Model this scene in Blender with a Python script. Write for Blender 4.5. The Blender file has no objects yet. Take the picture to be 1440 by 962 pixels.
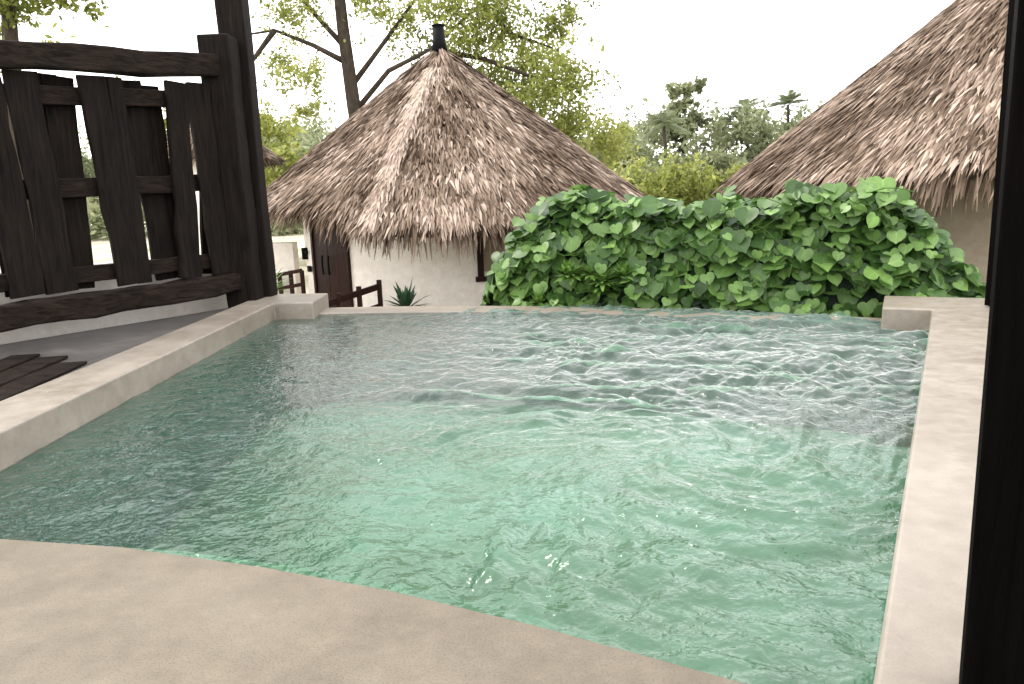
import bpy, bmesh, math, random
import numpy as np
from mathutils import Vector, Matrix
random.seed(7); rng=np.random.default_rng(7)
sc=bpy.context.scene
sc.view_settings.view_transform='Standard'; sc.view_settings.look='None'; sc.view_settings.exposure=0
H=1.15
# ---------------- helpers
def link(o,parent=None):
    sc.collection.objects.link(o)
    if parent: o.parent=parent
    return o
def empty(name):
    o=bpy.data.objects.new(name,None); sc.collection.objects.link(o); return o
def mesh_obj(name,verts,faces,mat,parent=None,smooth=False):
    me=bpy.data.meshes.new(name); me.from_pydata([tuple(v) for v in verts],[],faces); me.update()
    if smooth: me.polygons.foreach_set('use_smooth',[True]*len(me.polygons))
    if mat: me.materials.append(mat)
    return link(bpy.data.objects.new(name,me),parent)
def batch(name,V,F,mat,tone=None,parent=None,smooth=False,extra=None):
    """V (N,k,3) instances, F list of faces on k template verts; tone (N,)"""
    N,k,_=V.shape
    me=bpy.data.meshes.new(name)
    me.vertices.add(N*k); me.vertices.foreach_set('co',V.astype(np.float32).ravel())
    lens=[len(f) for f in F]; flat=np.array([i for f in F for i in f])
    L=len(flat); loops=(flat[None,:]+np.arange(N)[:,None]*k).ravel()
    me.loops.add(N*L); me.loops.foreach_set('vertex_index',loops.astype(np.int32))
    starts=np.concatenate([[0],np.cumsum(lens)[:-1]])
    st=(starts[None,:]+np.arange(N)[:,None]*L).ravel()
    me.polygons.add(N*len(F)); me.polygons.foreach_set('loop_start',st.astype(np.int32))
    me.polygons.foreach_set('loop_total',np.tile(lens,N).astype(np.int32))
    if tone is not None:
        a=me.attributes.new('tone','FLOAT','POINT'); a.data.foreach_set('value',np.repeat(tone,k).astype(np.float32))
    if extra is not None:
        a=me.attributes.new('rib','FLOAT','POINT'); a.data.foreach_set('value',np.tile(extra,N).astype(np.float32))
    me.update(calc_edges=True); me.validate()
    if smooth: me.polygons.foreach_set('use_smooth',[True]*len(me.polygons))
    me.materials.append(mat)
    return link(bpy.data.objects.new(name,me),parent)
def prism(name,pts,z0,z1,mat,parent=None,bevel=0.0,segs=3):
    bm=bmesh.new()
    zt=z1 if hasattr(z1,'__len__') else [z1]*len(pts)
    b=[bm.verts.new((p[0],p[1],z0)) for p in pts]; t=[bm.verts.new((p[0],p[1],z)) for p,z in zip(pts,zt)]
    n=len(pts)
    bm.faces.new(t); bm.faces.new(b[::-1])
    for i in range(n): bm.faces.new((b[i],b[(i+1)%n],t[(i+1)%n],t[i]))
    bmesh.ops.recalc_face_normals(bm,faces=bm.faces)
    me=bpy.data.meshes.new(name); bm.to_mesh(me); bm.free(); me.materials.append(mat)
    o=link(bpy.data.objects.new(name,me),parent)
    if bevel:
        m=o.modifiers.new('b','BEVEL'); m.width=bevel; m.segments=segs; m.limit_method='ANGLE'
    return o
def beam(name,p0,p1,w,t,side,mat,parent=None,jit=0.0,seg=8,bevel=0.008,taper=1.0):
    """rough timber: w along 'side', t along cross"""
    p0=Vector(p0);p1=Vector(p1);d=(p1-p0).normalized();s=Vector(side);s=(s-d*s.dot(d)).normalized();c=d.cross(s)
    vs=[];fs=[]
    for i in range(seg+1):
        f=i/seg; p=p0.lerp(p1,f)+s*random.uniform(-jit,jit)*.6
        k=1+(taper-1)*f
        hw=w/2*k; ht=t/2
        for a,b in((-1,-1),(1,-1),(1,1),(-1,1)):
            vs.append(p+s*(a*hw+random.uniform(-jit,jit)*.6)+c*(b*ht+random.uniform(-jit,jit)*.4))
    for i in range(seg):
        for j in range(4):
            a=i*4+j;b=i*4+(j+1)%4
            fs.append((a,b,b+4,a+4))
    fs.append((3,2,1,0)); n=seg*4; fs.append((n,n+1,n+2,n+3))
    o=mesh_obj(name,vs,fs,mat,parent)
    m=o.modifiers.new('b','BEVEL'); m.width=bevel; m.segments=2; m.limit_method='ANGLE'; m.angle_limit=math.radians(40)
    return o
def tube(name,pts,rads,mat,parent=None,n=10):
    vs=[];fs=[]
    pts=[Vector(p) for p in pts]
    for i,p in enumerate(pts):
        d=(pts[min(i+1,len(pts)-1)]-pts[max(i-1,0)]).normalized()
        u=d.cross(Vector((0,1,0.01))); 
        if u.length<.1: u=d.cross(Vector((1,0,0)))
        u.normalize(); v=d.cross(u)
        for j in range(n):
            a=2*math.pi*j/n; vs.append(p+(u*math.cos(a)+v*math.sin(a))*rads[i])
    for i in range(len(pts)-1):
        for j in range(n): fs.append((i*n+j,i*n+(j+1)%n,(i+1)*n+(j+1)%n,(i+1)*n+j))
    fs.append(tuple(range(n))[::-1]); k=(len(pts)-1)*n; fs.append(tuple(range(k,k+n)))
    return mesh_obj(name,vs,fs,mat,parent,True)
# ---------------- materials
def newmat(name):
    m=bpy.data.materials.new(name); m.use_nodes=True; nt=m.node_tree
    return m,nt,nt.nodes['Principled BSDF'],nt.nodes['Material Output']
def nz(nt,scale,detail=6,rough=.6,vec=None,dist=0):
    n=nt.nodes.new('ShaderNodeTexNoise'); n.inputs['Scale'].default_value=scale; n.inputs['Detail'].default_value=detail
    n.inputs['Roughness'].default_value=rough; n.inputs['Distortion'].default_value=dist
    if vec: nt.links.new(vec,n.inputs['Vector'])
    return n
def ramp(nt,inp,stops):
    r=nt.nodes.new('ShaderNodeValToRGB'); e=r.color_ramp.elements
    while len(e)<len(stops): e.new(.5)
    for i,(p,c) in enumerate(stops): e[i].position=p; e[i].color=(*c,1)
    nt.links.new(inp,r.inputs['Fac']); return r
def mixc(nt,fac,a,b,mode='MIX'):
    m=nt.nodes.new('ShaderNodeMix'); m.data_type='RGBA'; m.blend_type=mode
    for s,x in((0,fac),(6,a),(7,b)):
        if isinstance(x,(int,float)): m.inputs[s].default_value=x
        elif isinstance(x,tuple): m.inputs[s].default_value=(*x,1)
        else: nt.links.new(x,m.inputs[s])
    return m.outputs[2]
def coord(nt,scale=(1,1,1),rot=(0,0,0)):
    tc=nt.nodes.new('ShaderNodeTexCoord'); mp=nt.nodes.new('ShaderNodeMapping'); mp.inputs['Scale'].default_value=scale
    mp.inputs['Rotation'].default_value=rot
    nt.links.new(tc.outputs['Object'],mp.inputs['Vector']); return mp.outputs[0]
def bump(nt,h,bsdf,strength,dist):
    b=nt.nodes.new('ShaderNodeBump'); b.inputs['Strength'].default_value=strength; b.inputs['Distance'].default_value=dist
    nt.links.new(h,b.inputs['Height']); nt.links.new(b.outputs[0],bsdf.inputs['Normal']); return b
def concrete(name,c1,c2,c3,rough=.55,speck=.6,spec=.5):
    m,nt,b,o=newmat(name); v=coord(nt); b.inputs['Specular IOR Level'].default_value=spec
    n1=nz(nt,1.3,6,.65,v,.4); n2=nz(nt,9,6,.7,v); n3=nz(nt,160,2,.6,v)
    r=ramp(nt,n1.outputs[0],[(.3,c1),(.52,c2),(.72,c3)])
    c=mixc(nt,.3,r.outputs[0],ramp(nt,n2.outputs[0],[(.3,tuple(x*.65 for x in c1)),(.7,tuple(min(1,x*1.25) for x in c3))]).outputs[0])
    if speck:
        s=ramp(nt,n3.outputs[0],[(.36,(.55,.55,.55)),(.5,(1,1,1))]); c=mixc(nt,speck,c,s.outputs[0],'MULTIPLY')
    nt.links.new(c,b.inputs['Base Color'])
    rr=nt.nodes.new('ShaderNodeMapRange'); rr.inputs['To Min'].default_value=rough-.18; rr.inputs['To Max'].default_value=rough+.18
    nt.links.new(n2.outputs[0],rr.inputs[0]); nt.links.new(rr.outputs[0],b.inputs['Roughness'])
    mx=nt.nodes.new('ShaderNodeMath'); mx.operation='MULTIPLY_ADD'; mx.inputs[1].default_value=.4
    nt.links.new(n3.outputs[0],mx.inputs[0]); nt.links.new(n2.outputs[0],mx.inputs[2])
    bump(nt,mx.outputs[0],b,.2,.003); return m
M_deck=concrete('deck_concrete',(.088,.072,.050),(.128,.107,.079),(.165,.143,.109),.6,.55,.3)
M_cop=concrete('coping_concrete',(.14,.117,.088),(.20,.173,.139),(.26,.232,.195),.42,.22)
M_pool=concrete('pool_plaster',(.075,.16,.12),(.115,.215,.165),(.165,.285,.225),.8,0,.1)
M_step=concrete('pool_step_plaster',(.25,.26,.17),(.32,.33,.225),(.37,.38,.27),.8,0,.1)
M_grey=concrete('grey_cement',(.045,.04,.037),(.075,.07,.065),(.11,.10,.092),.6,.5,.3)
M_white=concrete('white_render',(.74,.67,.59),(.80,.745,.68),(.84,.80,.745),.8,0,.2)
M_cream=concrete('cream_render',(.30,.25,.18),(.36,.31,.24),(.41,.36,.29),.8,0,.2)
def wood(name,c1,c2,sc=(30,30,2),rough=.8,spec=.12):
    m,nt,b,o=newmat(name); v=coord(nt,sc); n=nz(nt,1.0,6,.7,v,.8); n2=nz(nt,2.2,4,.6,coord(nt))
    r=ramp(nt,n.outputs[0],[(.3,c1),(.7,c2)])
    c=mixc(nt,.6,r.outputs[0],ramp(nt,n2.outputs[0],[(.3,(.5,.5,.5)),(.7,(1.2,1.15,1.1))]).outputs[0],'MULTIPLY')
    nt.links.new(c,b.inputs['Base Color']); b.inputs['Roughness'].default_value=rough
    b.inputs['Specular IOR Level'].default_value=spec
    bump(nt,n.outputs[0],b,.8,.02); return m
M_old=wood('weathered_dark_timber',(.001,.0008,.0007),(.016,.0112,.0085),spec=.1)
M_oldh=wood('weathered_dark_timber_rail',(.0015,.001,.0009),(.026,.018,.0135),(6,6,30),spec=.1)
M_frame=wood('shade_toned_timber_frame',(.001,.0008,.0008),(.003,.0025,.0025),spec=.02)  # dark wood taken near black: the jamb's unlit-interior shade is in the colour
M_door=wood('brown_door_wood',(.014,.005,.0035),(.036,.013,.009),(40,40,2),.45)
M_bark=wood('tree_bark',(.024,.019,.014),(.07,.056,.043),(9,9,2))
M_black,_nt,_b,_=newmat('black_metal'); _b.inputs['Base Color'].default_value=(.004,.004,.0045,1); _b.inputs['Roughness'].default_value=.8; _b.inputs['Specular IOR Level'].default_value=.15
M_glass,_nt,_b,_=newmat('curtained_glass'); _b.inputs['Base Color'].default_value=(.28,.23,.17,1); _b.inputs['Roughness'].default_value=.15
def foliage(name,stops,transl=.4,rib=False,rough=.5,spec=.3):
    m,nt,b,o=newmat(name)
    a=nt.nodes.new('ShaderNodeAttribute'); a.attribute_name='tone'
    c=ramp(nt,a.outputs['Fac'],stops).outputs[0]
    if rib:
        a2=nt.nodes.new('ShaderNodeAttribute'); a2.attribute_name='rib'
        rr=ramp(nt,a2.outputs['Fac'],[(0,(1.5,1.45,1.4)),(.05,(1.05,1.05,1.0)),(1,(.9,.9,.9))])
        c=mixc(nt,1.0,c,rr.outputs[0],'MULTIPLY')
        n=nz(nt,25,3,.6,coord(nt)); c=mixc(nt,.5,c,ramp(nt,n.outputs[0],[(.3,(.65,.7,.6)),(.7,(1.25,1.2,1.1))]).outputs[0],'MULTIPLY')
    nt.links.new(c,b.inputs['Base Color']); b.inputs['Roughness'].default_value=rough; b.inputs['Specular IOR Level'].default_value=spec
    t=nt.nodes.new('ShaderNodeBsdfTranslucent'); nt.links.new(c,t.inputs[0])
    mx=nt.nodes.new('ShaderNodeMixShader'); mx.inputs[0].default_value=transl
    nt.links.new(b.outputs[0],mx.inputs[1]); nt.links.new(t.outputs[0],mx.inputs[2]); nt.links.new(mx.outputs[0],o.inputs[0]); return m
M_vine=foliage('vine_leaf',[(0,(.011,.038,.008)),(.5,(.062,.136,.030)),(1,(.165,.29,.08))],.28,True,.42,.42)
M_bright=foliage('bright_leaf',[(0,(.08,.17,.025)),(1,(.19,.33,.08))],.4)
M_tree=foliage('tree_leaf',[(0,(.06,.085,.015)),(.5,(.20,.23,.05)),(1,(.40,.42,.13))],.55)
M_far=foliage('haze_toned_foliage',[(0,(.09,.115,.055)),(.5,(.195,.22,.115)),(1,(.32,.34,.19))],.4)  # paler, greyer greens: distance haze is mixed into the leaf colour
M_palm=foliage('palm_leaf',[(0,(.10,.13,.07)),(1,(.20,.23,.13))],.4)
M_agave=foliage('agave_leaf',[(0,(.010,.033,.013)),(1,(.034,.085,.034))],.1)
M_thatch=foliage('thatch_straw',[(0,(.036,.023,.0155)),(.35,(.118,.084,.060)),(.7,(.215,.163,.124)),(1,(.40,.32,.262))],.12,False,.85,.05)
m,nt,b,o=newmat('thatch_base'); b.inputs['Base Color'].default_value=(.05,.036,.027,1); b.inputs['Roughness'].default_value=1; M_tb=m
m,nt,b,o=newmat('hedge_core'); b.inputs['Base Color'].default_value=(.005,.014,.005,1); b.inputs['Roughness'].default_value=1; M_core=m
m,nt,b,o=newmat('ground_mat'); v=coord(nt); n=nz(nt,.35,8,.7,v)
nt.links.new(ramp(nt,n.outputs[0],[(.32,(.10,.12,.04)),(.46,(.28,.26,.17)),(.6,(.42,.38,.31))]).outputs[0],b.inputs['Base Color']); b.inputs['Roughness'].default_value=.95; M_ground=m
# water : clear body with fresnel reflection; micro-ripples (too fine to model) where the overflow current runs
m=bpy.data.materials.new('pool_water'); m.use_nodes=True; nt=m.node_tree; nt.nodes.clear()
out=nt.nodes.new('ShaderNodeOutputMaterial'); fr=nt.nodes.new('ShaderNodeFresnel'); fr.inputs[0].default_value=1.48
gl=nt.nodes.new('ShaderNodeBsdfGlossy'); gl.inputs['Roughness'].default_value=.04; gl.inputs['Color'].default_value=(1,1,1,1)
g2=nt.nodes.new('ShaderNodeBsdfGlossy'); g2.inputs['Roughness'].default_value=.50; g2.inputs['Color'].default_value=(1,1,1,1)
at=nt.nodes.new('ShaderNodeAttribute'); at.attribute_name='micro'
gm=nt.nodes.new('ShaderNodeMixShader'); nt.links.new(at.outputs['Fac'],gm.inputs[0]); nt.links.new(gl.outputs[0],gm.inputs[1]); nt.links.new(g2.outputs[0],gm.inputs[2])
rf=nt.nodes.new('ShaderNodeBsdfTransparent'); rf.inputs[0].default_value=(.50,.83,.73,1)
df=nt.nodes.new('ShaderNodeBsdfDiffuse'); df.inputs[0].default_value=(.04,.15,.11,1)
body=nt.nodes.new('ShaderNodeMixShader'); body.inputs[0].default_value=.10
nt.links.new(rf.outputs[0],body.inputs[1]); nt.links.new(df.outputs[0],body.inputs[2])
tc=coord(nt); n1=nz(nt,12,3,.5,tc,.4); n2=nz(nt,38,2,.5,tc,.3)
ad=nt.nodes.new('ShaderNodeMath'); ad.operation='MULTIPLY_ADD'; ad.inputs[1].default_value=.35
nt.links.new(n2.outputs[0],ad.inputs[0]); nt.links.new(n1.outputs[0],ad.inputs[2])
bp=nt.nodes.new('ShaderNodeBump'); bp.inputs['Strength'].default_value=.5; bp.inputs['Distance'].default_value=.035
nt.links.new(ad.outputs[0],bp.inputs['Height'])
for x in(fr,gl,g2): nt.links.new(bp.outputs[0],x.inputs['Normal'])
mx=nt.nodes.new('ShaderNodeMixShader'); nt.links.new(fr.outputs[0],mx.inputs[0]); nt.links.new(body.outputs[0],mx.inputs[1]); nt.links.new(gm.outputs[0],mx.inputs[2])
nt.links.new(mx.outputs[0],out.inputs['Surface']); M_water=m
# ---------------- world / sun / camera
w=bpy.data.worlds.new("World"); sc.world=w; w.use_nodes=True; nt=w.node_tree; bg=nt.nodes['Background']
sky=nt.nodes.new('ShaderNodeTexSky'); sky.sky_type='NISHITA'; sky.sun_disc=False
SE,SA=math.radians(48),math.radians(-70)   # azimuth measured from +Y toward +X
sky.sun_elevation=SE; sky.sun_rotation=SA; sky.dust_density=6; sky.air_density=1.2; sky.ozone_density=.6
c=mixc(nt,.85,sky.outputs[0],(26.5,26.0,26.2)); nt.links.new(c,bg.inputs[0]); bg.inputs[1].default_value=.15
sd=bpy.data.lights.new('sun','SUN'); sd.energy=3.0; sd.angle=math.radians(10); sd.color=(1,.93,.83)
so=link(bpy.data.objects.new('sun',sd)); dv=Vector((math.sin(SA)*math.cos(SE),math.cos(SA)*math.cos(SE),math.sin(SE)))
so.rotation_euler=dv.to_track_quat('Z','Y').to_euler(); so.location=dv*30
cd=bpy.data.cameras.new('camera'); cam=link(bpy.data.objects.new('camera',cd)); sc.camera=cam
cd.lens=26; cd.sensor_width=36; cd.clip_end=3000; cd.clip_start=.02
p=math.atan(.188); U0=Vector((0,math.sin(p),math.cos(p))); F0=Vector((0,math.cos(p),-math.sin(p))); R0=Vector((1,0,0))
R=(R0-.038*U0).normalized(); U=(U0+.038*R0).normalized()
mt=Matrix((R,U,-F0)).transposed().to_4x4(); mt.translation=(0,0,H); cam.matrix_world=mt
# ---------------- terrain
xs=np.concatenate([np.linspace(-900,-60,12),np.linspace(-50,50,51),np.linspace(60,900,12)])
ys=np.concatenate([np.linspace(-300,-20,6),np.linspace(-15,100,58),np.linspace(115,1500,14)])
def gz(x,y):
    d=max(0,y-32); return -1.0+min(d*.035,7)+(.3*math.sin(x*.11)*math.cos(y*.09) if y>25 else 0)
vs=[(x,y,gz(x,y)) for y in ys for x in xs]; nx=len(xs)
fs=[(j*nx+i,j*nx+i+1,(j+1)*nx+i+1,(j+1)*nx+i) for j in range(len(ys)-1) for i in range(nx-1)]
mesh_obj('ground',vs,fs,M_ground,None,True)
# ---------------- pool
pool=empty('swimming_pool')
prism('left_coping',[(-2.30,-1),(-2.56,7.95),(-2.12,7.88),(-2.16,8.75),(-2.97,8.9),(-2.72,-1)],-1.3,.18,M_cop,pool,.014)
prism('right_coping',[(-.1,-.02),(3.40,5.89),(3.08,6.06),(3.46,6.78),(4.23,6.33),(.32,-.27)],-1.3,.18,M_cop,pool,.014)
def far(t,off=0):
    x=-2.6+6.15*t; y=8.15-2.15*t+.55*4*t*(1-t)+off; return x,y
N=40
inner=[far(i/N) for i in range(N+1)]; outer=[far(i/N,.5) for i in range(N+1)]
vs=[];fs=[]
for i in range(N+1):
    t=i/N; z=.024-.026*min(1,t*1.15)
    for (x,y),zz in((inner[i],-1.3),(inner[i],z-.004),((inner[i][0],inner[i][1]+.012),z),((outer[i][0],outer[i][1]-.02),z),(outer[i],z-.02),(outer[i],-1.3)): vs.append((x,y,zz))
for i in range(N):
    for j in range(5): a=i*6+j; fs.append((a,a+1,a+7,a+6))
mesh_obj('infinity_edge',vs,fs,M_cop,pool,False)
prism('basin_floor',[(-2.9,.2),(.6,.2),(4,6),(3.5,6.8),(.9,8.0),(-2.9,8.6)],-1.4,-1.05,M_pool,pool)
edge=[(-2.45,2.50),(-2.1,2.49),(-1.84,2.465),(-1.35,2.36),(-.82,2.18),(-.38,2.0),(.046,1.785),(.52,1.515),(.9,1.27),(1.3,1.0)]
prism('bench_step',[(x+.0,y+(.46 if x<.3 else .36)) for x,y in edge]+[(1.3,.2),(-2.45,.2)],-1.3,-.18,M_step,pool,.05)
prism('pool_wall_plaster',[(x,y-.012) for x,y in edge]+[(1.3,.2),(-2.45,.2)],-1.3,.0,M_step,pool)
prism('left_wall_plaster',[(-2.31,-.9),(-2.572,7.94),(-2.552,7.94),(-2.29,-.9)],-1.3,-.012,M_pool,pool)
prism('right_wall_plaster',[(-.09,-.02),(3.395,5.885),(3.385,5.895),(-.115,-.01)],-1.3,-.012,M_pool,pool)
prism('patio_deck',edge[::-1]+[(-2.5,2.5),(-2.5,-4),(1.6,-4)][0:3]+[(1.6,1.0)],-.9,.05,M_deck,None,.012)
# water surface
NX,NY=520,560
u=np.linspace(0,1,NX); v=np.linspace(0,1,NY); UU,VV=np.meshgrid(u,v)
Lx=-2.33-.28*VV; Ly=.6+7.62*VV; Ry=.6+5.5*VV; Rx=Ry*.5925-.09+.12
X=Lx*(1-UU)+Rx*UU; Y=Ly*(1-UU)+Ry*UU+4*UU*(1-UU)*.60*VV+VV*.33*np.clip(UU*3-.6,0,1)*(1-np.clip((UU-.85)/.15,0,1))
Z=np.zeros_like(X); sg=1/(1+np.exp(-(X+.9-.10*Y)*2.0)); amp=.22+sg*(1.15+.75*np.clip((Y-2.5)/3,0,1))
r=np.hypot(X-.8,Y-3.2); ang=1.6*np.exp(-(r/.75)**2); dx,dy=X-.8,Y-3.2
Xw=.8+dx*np.cos(ang)-dy*np.sin(ang); Yw=3.2+dx*np.sin(ang)+dy*np.cos(ang)
Xw=Xw+.13*np.sin(1.9*Yw+.6)+.06*np.sin(4.3*Yw-2.2*Xw)+.025*np.sin(9*Yw+5*Xw); Yw=Yw+.13*np.sin(1.6*Xw+1.3)+.06*np.sin(3.7*Xw+2.9*Yw)+.025*np.sin(10*Xw-4*Yw)
for i in range(90):
    lam=rng.choice([.05,.065,.085,.11,.15,.21,.32,.46])*rng.uniform(.85,1.15); th=rng.normal(1.3,.95); ph=rng.uniform(0,6.28)
    k1,k2=rng.uniform(1,3.5,2)
    env=.5+.5*np.sin(X*k2*1.5+ph*3+Y*k1*1.4)
    Z+=env*lam/(2*math.pi)*.052*np.sin(2*math.pi/lam*(Xw*math.cos(th)+Yw*math.sin(th))+ph)
patch=1+.35*np.sin(1.7*X+2.3*Y)*np.sin(2.9*X-1.1*Y+1)
Z=Z*amp*patch+.004
micro=.03+.62*(1/(1+np.exp(-(X+.9-.10*Y)*1.8)))*np.clip((Y-2.4)/2.6,0,1)
top=np.stack([X,Y,Z],-1).reshape(-1,3)
idx=np.arange(NX*NY).reshape(NY,NX)
F=np.stack([idx[:-1,:-1],idx[:-1,1:],idx[1:,1:],idx[1:,:-1]],-1).reshape(-1,4)
wo=mesh_obj('water',top.tolist(),F.tolist(),M_water,None,True)
at_=wo.data.attributes.new('micro','FLOAT','POINT'); at_.data.foreach_set('value',micro.astype(np.float32).ravel())
# ---------------- left ground, fence
prism('side_terrace',[(-2.8,-1),(-2.93,8.7),(-3.2,8.7),(-7.9,1.5),(-7.9,-1)],-.9,.07,M_grey)
brd=empty('loose_boards')
for i,(x,y,L,a,z) in enumerate([(-3.22,4.4,2.2,.10,.072),(-3.46,4.5,2.5,.13,.074),(-3.72,4.65,2.5,.17,.072)]):
    d=Vector((-math.sin(a),math.cos(a),0)); c0=Vector((x,y,z+.012))
    beam('board_%d'%(i+1),c0-d*L/2,c0+d*L/2,.22,.022,(1,0,0),M_oldh,brd,.004)
D=Vector((.545,.839,0)); Nn=Vector((.839,-.545,0)); P0=Vector((-3.06,8.42,0))
def fp(s,z,off=0): return P0-D*s+Nn*off+Vector((0,0,z))
fence=empty('rustic_timber_fence')
beam('corner_post',(-3.02,8.42,.02),(-3.04,8.42,3.02),.33,.3,(1,0,0),M_old,fence,.016,10,.02)
beam('tall_post',(-2.93,8.72,.02),(-2.96,8.74,6),.3,.26,(1,0,0),M_old,fence,.014,10,.02)
beam('top_rail',fp(-.1,2.70,.06),fp(4.6,2.36,.06),.22,.16,(0,0,1),M_oldh,fence,.02,14,.02)
beam('upper_rail',fp(0,2.36,-.03),fp(4.6,2.08,-.03),.16,.07,(0,0,1),M_oldh,fence,.008,12)
beam('middle_rail',fp(0,1.50,-.03),fp(4.6,1.33,-.03),.17,.07,(0,0,1),M_oldh,fence,.01,12)
beam('lower_rail',fp(0,.66,-.03),fp(4.6,.60,-.03),.15,.07,(0,0,1),M_oldh,fence,.01,12)
beam('bottom_beam',fp(-.1,.39,.04),fp(4.6,.30,.04),.22,.2,(0,0,1),M_oldh,fence,.03,18,.02)
s=.29;i=0
for wd,lean in [(.26,.03),(.24,-.04),(.24,.08),(.15,.02),(.27,.06),(.27,-.03),(.27,.05),(.28,.05),(.26,-.03),(.28,.05),(.27,0),(.27,.05),(.24,0)]:
    i+=1; zt=2.52-.05*s; off=.045 if i%3 else -.10
    beam('picket_%d'%i,fp(s-lean,.50,off),fp(s+lean,zt,off),wd,.045,D,M_old,fence,.016,8,.006)
    s+=wd+random.uniform(.015,.06)
s=.2
for k in range(8):
    i+=1; a_=random.uniform(-.08,.12); beam('picket_%d'%i,fp(s+a_,.5,-.12-.004*(k%2)),fp(s-a_,2.45,-.12-.004*(k%2)),.2,.035,D,M_old,fence,.012,8,.006); s+=.52
prism('garden_wall',[tuple(fp(-.3,0,-.45))[:2],tuple(fp(9,0,-.45))[:2],tuple(fp(9,0,-.62))[:2],tuple(fp(-.3,0,-.62))[:2]],-1.2,.70,M_white,None,.01)
# ---------------- right frame & post
fr=empty('door_frame')
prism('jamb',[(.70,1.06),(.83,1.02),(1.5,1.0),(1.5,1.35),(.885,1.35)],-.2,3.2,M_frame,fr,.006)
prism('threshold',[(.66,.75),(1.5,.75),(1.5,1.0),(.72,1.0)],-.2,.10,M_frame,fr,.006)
beam('terrace_post',(3.93,5.86,.19),(3.93,5.86,6),.17,.15,(1,0,0),M_frame,None,.003,6,.006)
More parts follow.
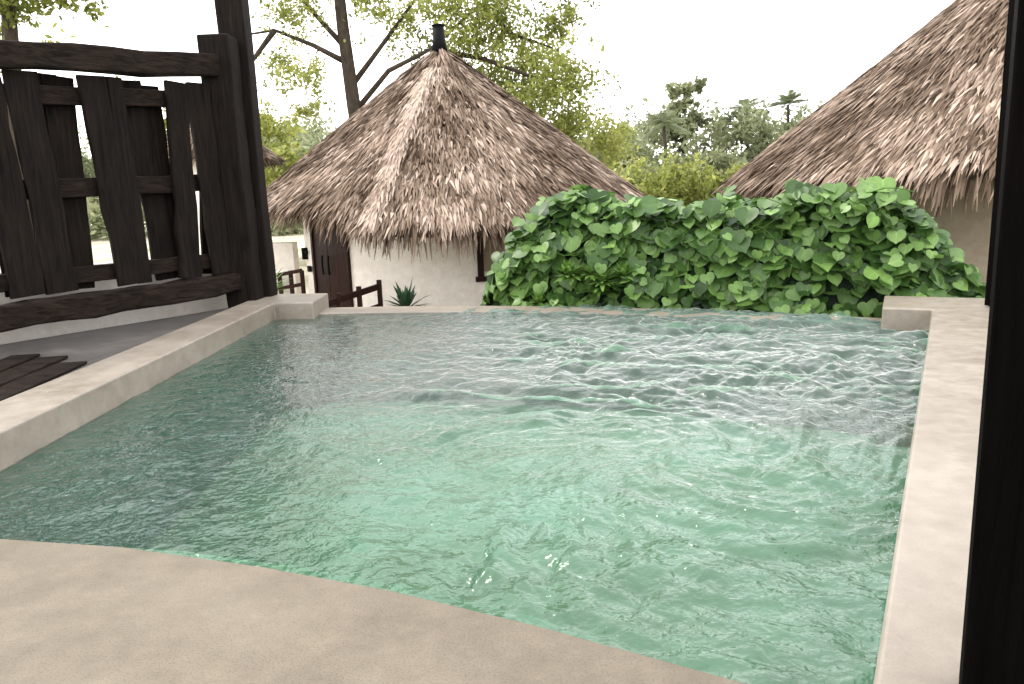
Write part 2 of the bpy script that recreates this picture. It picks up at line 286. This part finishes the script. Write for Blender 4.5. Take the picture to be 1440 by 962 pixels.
# ---------------- huts
def hut(name,cx,cy,zg,z_e,R=3.5,rise=2.78,Rw=2.62,nbl=24000,droop=None,wall=None,seam=None,face=0,bw=1.0,bl=1.0):
    h=empty(name); wall=wall or M_white
    def Rm(th):
        r=R*np.ones_like(th)
        if droop:
            a,bb,amt=droop; r=r+amt/(1+np.exp(-(th-a)*14))/(1+np.exp((th-bb)*6))
        return r
    def zz(r,th):
        z=z_e+rise*(1-(r/R)**.97)+.03*np.sin(th*5+r)
        if seam is not None: z=z+.07*np.exp(-((th-seam)*r/.12)**2)*np.clip(r-.3,0,1)
        return z
    # th=0 faces -Y, positive to +X
    def P(r,th,z): return np.stack([cx+r*np.sin(th),cy-r*np.cos(th),z],-1)
    nt_,nr=96,24; V=[];F=[]
    th=np.linspace(-math.pi,math.pi,nt_,endpoint=False)
    for j in range(nr+1):
        rr=Rm(th)*(j/nr*.985+.015); V+=list(P(rr,th,zz(rr,th)-.03))
    for j in range(nr):
        for i in range(nt_): F.append((j*nt_+i,j*nt_+(i+1)%nt_,(j+1)*nt_+(i+1)%nt_,(j+1)*nt_+i))
    k=len(V)
    for j in range(2):
        rr=Rm(th)*.985 if j==0 else np.ones_like(th)*.05; V+=list(P(rr,th,zz(rr,th)-.17))
    for i in range(nt_):
        a=nr*nt_+i;b=nr*nt_+(i+1)%nt_; F.append((a,b,k+(i+1)%nt_,k+i)); F.append((k+i,k+(i+1)%nt_,k+nt_+(i+1)%nt_,k+nt_+i))
    mesh_obj('roof_base',V,F,M_tb,h,True)
    # blades
    n=nbl; rows=26
    q=np.sqrt(rng.uniform(.0009,1,n)); row=np.round(q*rows)/rows*.6+q*.4
    th=rng.uniform(-math.pi,math.pi,n); 
    if seam is not None: th[:1300]=rng.normal(seam,.025,1300)
    r0=Rm(th)*row*.97+rng.normal(0,.02,n); r0=np.clip(r0,.03,None)
    L=rng.uniform(.22,.5,n)*bl; edge_=rng.random(n)<.11
    r0=np.where(edge_,Rm(th)*rng.uniform(.93,.985,n),r0); L=np.where(edge_,rng.uniform(.15,.50,n)*bl,L)
    steep=np.where(edge_,rng.uniform(.3,1.1,n),0)
    sl=rise/R; dr=1/math.hypot(1,sl); 
    r1=r0+L*dr*np.cos(steep); 
    z0=zz(r0,th)+rng.uniform(-.01,.02,n); z1=z0-L*sl*dr-L*.55*steep+rng.uniform(.0,.065,n)*(1-edge_)
    lat=rng.normal(0,.13,n)*L/np.maximum(r1,.15)*1.0
    wd=rng.uniform(.008,.026,n)*bw
    tdir=np.stack([np.cos(th),np.sin(th),np.zeros(n)],-1)
    tw=rng.normal(0,.5,n)[:,None]*np.array([0,0,1.0])
    sidev=(tdir+tw*.6); sidev/=np.linalg.norm(sidev,axis=1)[:,None]
    A=P(r0,th,z0); B=P(r1,th+lat,z1); Mid=(A+B)/2+np.array([0,0,1])*(rng.uniform(.0,.02,n))[:,None]
    ww=wd[:,None]
    Vb=np.stack([A-sidev*ww*.6,A+sidev*ww*.6,Mid+sidev*ww,B+sidev*ww*.15,B-sidev*ww*.15,Mid-sidev*ww],1)
    patch=.5+.14*np.sin(th*7+r0*2.1)+.10*np.sin(th*17-r0*5)+.08*np.sin(r0*9)
    tone=np.clip(rng.normal(.0,.24,n)+patch+.04,0,1)
    if seam is not None:
        inb=(np.abs(th-seam)*r0<.11*(.6+.8*rng.random(n)))&(r0>.5); tone=np.where(inb,np.clip(tone+.5,.7,1),tone)
    tone=np.where(edge_,tone*.75,tone)
    batch('thatch',Vb,[(0,1,2,5),(5,2,3,4)],M_thatch,tone,h)
    # cap
    tube('roof_cap',[(cx,cy,z_e+rise-.12),(cx,cy,z_e+rise+.08),(cx,cy,z_e+rise+.32)],[.15,.11,.10],M_black,h,16)
    tube('finial_rim',[(cx,cy,z_e+rise+.32),(cx,cy,z_e+rise+.34)],[.12,.12],M_black,h,16)
    # wall drum
    V=[];F=[];nw=96
    for z in(zg,z_e+.42):
        for i in range(nw): a=2*math.pi*i/nw; V.append((cx+Rw*math.sin(a),cy-Rw*math.cos(a),z))
    for i in range(nw): F.append((i,(i+1)%nw,nw+(i+1)%nw,nw+i))
    mesh_obj('wall',V,F,wall,h,True)
    def onwall(nm,a0,a1,z0,z1,pr,mat,t=.05):
        V=[];F=[];k=8
        for i in range(k+1):
            a=a0+(a1-a0)*i/k
            for rad in(Rw+pr-t,Rw+pr):
                for z in(z0,z1): V.append((cx+rad*math.sin(a),cy-rad*math.cos(a),z))
        for i in range(k):
            b=i*4; F+= [(b+2,b+6,b+7,b+3),(b+3,b+7,b+5,b+1),(b+0,b+4,b+6,b+2)]
        F+=[(0,2,3,1),(k*4,k*4+1,k*4+3,k*4+2)]
        return mesh_obj(nm,V,F,mat,h)
    return h,onwall
h1,ow=hut('thatched_hut',-1.1,14.0,-1.0,1.25,seam=-.19,rise=2.72,droop=(-.36,.95,.5),nbl=42000)
ow('door_leaf_a',-.935,-.77,-.9,1.12,.03,M_door); ow('door_leaf_b',-.765,-.60,-.9,1.12,.03,M_door)
ow('door_frame_left',-.965,-.938,-.9,1.2,.06,M_door,.1); ow('door_frame_right',-.597,-.57,-.9,1.2,.06,M_door,.1)
ow('door_lintel',-.965,-.57,1.202,1.3,.065,M_door,.1)
for a in(-.80,-.735):
    x=-1.1+2.70*math.sin(a);y=14-2.70*math.cos(a)
    tube('door_handle',[(x,y,.12),(x+.01*0,y-.03,.2),(x,y-.03,.34),(x,y,.42)],[.018]*4,M_black,h1,8)
def wallbox(nm,a,z,w_,hh,mat,t=.05):
    x=-1.1+2.66*math.sin(a);y=14-2.66*math.cos(a)
    beam(nm,(x,y,z-hh/2),(x,y,z+hh/2),w_,t,(math.cos(a),math.sin(a),0),mat,h1,0,1,.006)
wallbox('wall_lamp',-1.15,.42,.11,.2,M_black,.1); wallbox('switch_plate',-1.06,.17,.14,.1,M_black,.04); wallbox('bell_plate',-1.09,.45,.06,.06,M_black,.04)
ow('window_glass',.27,.60,.12,1.1,.01,M_glass); ow('window_frame_left',.235,.27,.05,1.18,.04,M_door,.08)
ow('window_frame_right',.60,.635,.05,1.18,.04,M_door,.08); ow('window_mullion',.425,.445,.121,1.099,.03,M_door,.06)
ow('window_sill',.22,.65,-.03,.048,.07,M_door,.1); ow('window_head',.235,.635,1.182,1.25,.045,M_door,.08)
tube('bamboo_spout',[(-.35,11.2,.72),(-.02,10.6,.86)],[.02,.017],M_bright,h1,8)
K=1.3
h2,ow=hut('thatched_hut',6.14*K,8.52*K,-1.0,1.15+.12*K,R=3.5*K,rise=2.78*K,Rw=2.62*K,nbl=56000,wall=M_cream,bw=.92,bl=1.1)
ow('window_glass',-.62,-.30,-.1,1.1,.012,M_glass); ow('window_frame_left',-.66,-.62,-.2,1.2,.05,M_frame,.1); ow('window_frame_right',-.30,-.26,-.2,1.2,.05,M_frame,.1)
ow('window_head',-.66,-.26,1.202,1.28,.055,M_frame,.1); ow('window_sill',-.67,-.25,-.28,-.202,.06,M_frame,.1)
h3,ow=hut('thatched_hut',-8.95,23.2,-1.0,2.75,R=2.1,rise=1.6,Rw=1.5,nbl=5000,wall=M_white,bw=1.3,bl=.8)
prism('white_garden_wall',[(-6.2,13.3),(-3.75,13.0),(-3.72,13.2),(-6.2,13.5)],-1.1,.62,M_white,None,.015)
prism('white_planter_wall',[(-4.5,12.2),(-3.6,12.1),(-3.58,12.25),(-4.5,12.35)],-1.1,.2,M_white,None,.015)
rl=empty('wooden_handrail')
beam('rail',(-2.75,10.45,-.20),(-1.98,11.2,-.02),.09,.06,(0,0,1),M_door,rl,0,2)
beam('lower_bar',(-2.75,10.45,-.48),(-1.98,11.2,-.30),.05,.04,(0,0,1),M_door,rl,0,2)
for i,f in enumerate((0,.33,.66,1)):
    x=-2.75+.77*f;y=10.45+.75*f; beam('post_%d'%i,(x,y,-1.0),(x,y,-.0+.18*f-.1),.07,.07,(1,0,0),M_door,rl,0,1)
rl=empty('wooden_handrail')
for i,zz_ in enumerate((.22,.0)): beam('rail_%d'%i,(-3.9,12.0,zz_-.1),(-3.3,11.8,zz_),.06,.05,(0,0,1),M_door,rl,0,2)
for i in range(4): beam('post_%d'%i,(-3.9+.2*i,12-.067*i,-1),(-3.9+.2*i,12-.067*i,.22-.1+.033*i),.06,.06,(1,0,0),M_door,rl,0,1)
# ---------------- leaf templates
def blade_plant(name,c,n,L,w_,mat,up=(.3,1.3),parent=None):
    th=rng.uniform(0,6.28,n); el=rng.uniform(up[0],up[1],n); Ls=L*rng.uniform(.7,1.1,n)
    dirv=np.stack([np.cos(th)*np.cos(el),np.sin(th)*np.cos(el),np.sin(el)],-1)
    side=np.stack([-np.sin(th),np.cos(th),np.zeros(n)],-1)*w_
    c=np.array(c)[None]; g=np.array([0,0,-1.0])[None]
    f=[0,.35,.7,1]; wd=[.5,1,.7,.02]; pts=[]
    for a,b in zip(f,wd):
        q=c+dirv*(Ls*a)[:,None]+g*(Ls*.25*a*a)[:,None]*np.cos(el)[:,None]
        pts+=[q-side*b,q+side*b]
    V=np.stack(pts,1)
    return batch(name,V,[(0,1,3,2),(2,3,5,4),(4,5,7,6)],mat,rng.random(n),parent)
ag=empty('agave_plant'); blade_plant('leaves',(-1.42,10.0,-.22),38,.45,.035,M_agave,(.2,1.4),ag); tube('stem',[(-1.42,10,-1),(-1.42,10,-.2)],[.06,.05],M_bark,ag)
pp=empty('palm_shrub'); blade_plant('leaves',(-3.75,11.2,-.1),46,.65,.028,M_bright,(.2,1.3),pp); tube('stem',[(-3.75,11.2,-1),(-3.75,11.2,-.08)],[.05,.04],M_bark,pp)
# ---------------- vine hedge
A=np.array([.18,9.0]); B=np.array([4.62,7.22]); ax=(B-A); Lh=np.linalg.norm(ax); ax/=Lh; nrm=np.array([-ax[1],ax[0]])*-1.0
if nrm[1]>0: nrm=-nrm
T0,T1=-.10,1.0
tp=np.array([-.10,-.05,0,.04,.08,.13,.2,.28,.35,.42,.5,.57,.65,.73,.79,.83,.87,.91,.95,1.0]); zp=np.array([-.1,.35,.60,.85,1.03,1.12,1.08,.98,.95,.92,.97,.95,1.0,1.07,1.08,.98,.82,.62,.38,.0])
def topz(t): return np.interp(t,tp,zp)
vine=empty('vine_covered_hedge')
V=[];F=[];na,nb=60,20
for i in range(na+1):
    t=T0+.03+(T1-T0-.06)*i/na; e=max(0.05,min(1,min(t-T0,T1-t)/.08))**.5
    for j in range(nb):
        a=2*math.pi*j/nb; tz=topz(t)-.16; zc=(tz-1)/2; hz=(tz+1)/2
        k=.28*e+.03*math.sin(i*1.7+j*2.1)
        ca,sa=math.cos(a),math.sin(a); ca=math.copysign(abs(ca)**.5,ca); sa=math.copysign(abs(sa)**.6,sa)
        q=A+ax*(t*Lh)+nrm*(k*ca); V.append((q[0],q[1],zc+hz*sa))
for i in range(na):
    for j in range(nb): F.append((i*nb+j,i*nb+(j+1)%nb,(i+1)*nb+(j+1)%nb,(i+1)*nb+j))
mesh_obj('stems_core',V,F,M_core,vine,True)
out_=[(0,0),(.14,.12),(.33,.13),(.50,0),(.56,-.2),(.50,-.42),(.30,-.62),(.12,-.72),(0,-.82)]
tmpl=[(0,-.34,0)]+[(x,y,0) for x,y in out_]+[(-x,y,0) for x,y in out_[-2:0:-1]]
T=np.array(tmpl,float); T[:,2]=.16*np.abs(T[:,0])-.25*np.clip(-T[:,1]-.35,0,1)**1.5; T[:,1]+=.35
nT=len(T); FT=[(0,i,i+1 if i+1<nT else 1) for i in range(1,nT)]
FT=[f[::-1] for f in FT]
ribv=np.abs(T[:,0])*2
def leaves(name,P,Nrm,size,mat,tone,parent,spread=.45):
    n=len(P); Nrm=Nrm+rng.normal(0,spread,(n,3)); Nrm/=np.linalg.norm(Nrm,axis=1)[:,None]
    upv=np.array([0,0,1.0])[None]+rng.normal(0,.45,(n,3)); Yv=upv-Nrm*np.sum(upv*Nrm,1)[:,None]; Yv/=np.linalg.norm(Yv,axis=1)[:,None]
    Xv=np.cross(Yv,Nrm)
    V=P[:,None]+size[:,None,None]*(T[None,:,0:1]*Xv[:,None]+T[None,:,1:2]*Yv[:,None]+T[None,:,2:3]*Nrm[:,None]*rng.uniform(.2,1.8,n)[:,None,None])
    return batch(name,V,FT,mat,tone,parent,True,ribv)
def hedge_layer(n,off,smin,smax,bump_=.06):
    t=rng.uniform(T0,T1,n); tz=topz(t)+rng.normal(0,.045,n)
    zf=rng.uniform(-.35,1,n)
    side=rng.random(n)<.64
    ca=np.where(side,1,np.cos(rng.uniform(.1,2.6,n))); e=np.clip(np.minimum(t-T0,T1-t)/.08,0.1,1)**.5
    lump=bump_*(np.sin(t*23+zf*3)+np.sin(zf*11+t*13)+.7*np.sin(t*51-zf*7))
    q=A[None]+ax[None]*(t*Lh)[:,None]+nrm[None]*((.34+off)*ca*e+rng.normal(0,.05,n)+lump)[:,None]
    round_=np.where(side,-.12*np.clip((zf-.75)/.25,0,1)**2,0); q=q+nrm[None]*round_[:,None]
    z=np.where(side,-.35+(tz-.02+.35)*(zf+.35)/1.35,tz+off*.6+.04*np.cos(t*38)+.03*np.sin(t*90))
    N_=np.stack([nrm[0]*np.where(side,1,ca),nrm[1]*np.where(side,1,ca),np.where(side,.75,1.3)],-1)
    end=np.clip(-(t-.02)/.06,0,1)-np.clip((t-.93)/.05,0,1); N_[:,:2]-=ax[None]*end[:,None]*1.0
    P=np.stack([q[:,0],q[:,1],z],-1)
    return P,N_,rng.uniform(smin,smax,n)
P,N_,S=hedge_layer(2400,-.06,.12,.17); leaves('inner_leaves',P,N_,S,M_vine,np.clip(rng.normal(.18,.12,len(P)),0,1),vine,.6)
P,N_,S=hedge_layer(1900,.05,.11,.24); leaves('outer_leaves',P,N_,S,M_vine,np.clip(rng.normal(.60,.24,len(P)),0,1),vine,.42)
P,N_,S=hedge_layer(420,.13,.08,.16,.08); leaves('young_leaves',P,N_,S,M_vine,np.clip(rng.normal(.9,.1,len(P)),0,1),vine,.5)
for k in range(16):
    t=rng.uniform(0,.8); z=topz(t)-rng.uniform(-.08,.5); q=A+ax*t*Lh+nrm*.5; pts=[]
    dd=rng.uniform(-1,1); up_=rng.uniform(-.02,.03)
    for j in range(9): pts.append((q[0]+ax[0]*dd*.1*j,q[1]+ax[1]*dd*.1*j,z+.08*math.sin(j*.6+k)+up_*j))
    tube('tendril',pts,[.005]*9,M_bright,vine,5)
bu=empty('bright_shrub')
for k in range(9):
    blade_plant('leaves',(.40+.12*k+rng.normal(0,.05),8.36-.05*k+rng.normal(0,.05),-.1+rng.uniform(-.1,.45)),60,.20,.03,M_bright,(-.2,1.4),bu)
# ---------------- trees
def crown(name,clumps,leaf,mat,parent,dens=1.0,tbias=0,per=28):
    Vs=[];tn=[]
    for (cx,cy,cz,r,n) in clumps:
        n=int(n*dens); sub=rng.normal(0,r*.55,(max(3,n//per),3))*np.array([1,1,.7]); 
        k=rng.integers(0,len(sub),n); Pp=np.array([cx,cy,cz])+sub[k]+rng.normal(0,r*.17,(n,3))
        a=rng.normal(0,1,(n,3)); a/=np.linalg.norm(a,axis=1)[:,None]; b_=np.cross(a,rng.normal(0,1,(n,3))); b_/=np.linalg.norm(b_,axis=1)[:,None]
        s=leaf*rng.uniform(.6,1.3,n)[:,None]
        Vs.append(np.stack([Pp-a*s,Pp+b_*s*.45,Pp+a*s,Pp-b_*s*.45],1))
        tn.append(np.clip(rng.normal(.5,.18,n)+.12*(sub[k][:,2]/r)+rng.normal(0,.12)+tbias,0,1))
    return batch(name,np.concatenate(Vs),[(0,1,2,3)],mat,np.concatenate(tn),parent)
tr=empty('large_shade_tree')
X0,Y0=-4.35,22
tube('trunk',[(X0+.5,Y0,-1),(X0+.35,Y0,2),(X0+.1,Y0,4),(X0-.05,Y0,6.2),(X0-.15,Y0,9),(X0+.1,Y0,12)],[.28,.24,.2,.17,.13,.08],M_bark,tr,12)
brs=[[(X0+.15,Y0,3.9),(X0+1.2,Y0-.3,4.9),(X0+2.4,Y0-.4,5.4),(X0+3.8,Y0,6.6),(X0+5,Y0,7)],
[(X0+.1,Y0,4.6),(X0+1.0,Y0+.2,5.7),(X0+2.1,Y0,6.9),(X0+2.8,Y0,8.4)],
[(X0,Y0,5.2),(X0-.9,Y0,5.7),(X0-1.9,Y0-.2,6.1),(X0-3.2,Y0,6.0)],
[(X0,Y0,5.6),(X0-.7,Y0,6.4),(X0-1.6,Y0,7.6),(X0-2.5,Y0,8.6)],
[(X0+2.4,Y0-.4,5.4),(X0+3.8,Y0-.5,5.1),(X0+5.3,Y0-.6,4.5),(X0+6.2,Y0-.6,3.8)],
[(X0+3.8,Y0,6.6),(X0+4.7,Y0,5.8),(X0+5.8,Y0,5.4)],
[(X0-1.9,Y0-.2,6.1),(X0-2.8,Y0,5.2),(X0-3.3,Y0,4.5)]]
for i,b_ in enumerate(brs): tube('limb_%d'%(i+1),b_,list(np.linspace(.085,.02,len(b_))),M_bark,tr,8)
cl=[]
for (u_,v_,r,n) in [(700,30,.9,800),(750,70,.9,900),(640,15,.8,600),(790,120,.8,800),(740,130,.8,800),(800,165,.7,700),(690,100,.8,600),(560,15,.8,350),(600,50,.6,250),(420,15,.8,350),(380,50,.7,300),(440,105,.6,250),(780,40,.5,300),(700,-40,1.2,700),(600,-60,1.3,700),(480,-60,1.4,700),(380,-40,1.0,500),(800,-10,.6,200),(410,130,.5,200),(850,200,.6,600),(520,-20,.6,300),(720,160,.7,700),(660,60,.7,500),(770,190,.7,600),(390,160,.5,400)]:
    cl.append(((u_-720)*.0205+.038*(481-v_)*.0205,Y0+rng.normal(0,.8),6.8-.0205*v_,r*1.1,n))
crown('leaves',cl,.075,M_tree,tr,2.2,.10,20)
t2=empty('shade_tree'); tube('trunk',[(-9.6,15,-1),(-9.5,15,3),(-9.2,15,6)],[.25,.18,.1],M_bark,t2)
crown('leaves',[(-9.2,15,5.4,.8,900),(-8.3,15,5.6,.6,600),(-10,15,4.6,.9,700),(-8.0,15.4,6.3,.7,500),(-7.6,16,3.4,.5,300)],.08,M_tree,t2,1.4,.05)
# mid bushes
bs=[]
for k in range(60):
    x=rng.uniform(2.2,15); y=rng.uniform(26,33); bs.append((x,y,rng.uniform(-.4,2.1-.02*abs(x-3)),rng.uniform(.7,1.1),380))
for k in range(34):
    x=rng.uniform(-14,-4.5); y=rng.uniform(25,32); bs.append((x,y,rng.uniform(-.2,3.6),rng.uniform(.7,1.1),380))
crown('shrub_foliage',bs,.13,M_tree,None,1.0,.05)
# distant forest
bs=[]
for k in range(190):
    x=rng.uniform(-35,50); y=rng.uniform(52,72); hgt=rng.uniform(2.6,6.6)*(y/60); bs.append((x,y,hgt,rng.uniform(1.3,2.3),460))
for k in range(90):
    x=rng.uniform(-38,50); y=rng.uniform(48,60); bs.append((x,y,rng.uniform(-.5,2.8),rng.uniform(1.5,2.4),320))
bs+=[(14.0,60,9.2,.8,500),(13.4,60,7.9,.7,350),(14.6,60,6.9,1.1,600),(15.2,60,9.5,.6,250),(13.6,60,5.9,1.2,500),(14.4,60,8.2,.5,200)]
crown('distant_forest',bs,.25,M_far,None,1.05,.04,20)
tube('forest_tree_trunk',[(14.2,60,-1),(14.1,60,5),(14.2,60,8.8)],[.25,.16,.06],M_bark)
def palm(x,y,z,r=2.2,n=26):
    pe=empty('coconut_palm'); g=gz(x,y)
    tube('trunk',[(x+.6,y,g),(x+.2,y,(g+z)/2),(x,y,z)],[.18,.12,.10],M_bark,pe)
    Vs=[]
    for k in range(n):
        th=2*math.pi*k/n+rng.uniform(-.2,.2); el=rng.uniform(-.1,1.35); L=r*rng.uniform(.8,1.1)
        d=np.array([math.cos(th)*math.cos(el),math.sin(th)*math.cos(el),math.sin(el)]); s_=np.array([-math.sin(th),math.cos(th),0])
        for j in range(1,20):
            f=j/20; c_=np.array([x,y,z])+d*L*f+np.array([0,0,-1])*L*.55*f*f; wd=L*.2*math.sin(math.pi*min(1,f*.9+.12))
            for sg in(-1,1):
                e=c_+s_*sg*wd+d*.12*L-np.array([0,0,1])*wd*.7
                Vs.append(np.stack([c_-d*.03,c_+d*.03,e,e-d*.02]))
    batch('fronds',np.array(Vs),[(0,1,2,3)],M_palm,np.clip(rng.normal(.5,.2,len(Vs)),0,1),pe)
for a in[(9.6,46,5.4,1.9),(19.0,60,7.6,2.2),(22.6,61,8.0,2.3)]: palm(*a)
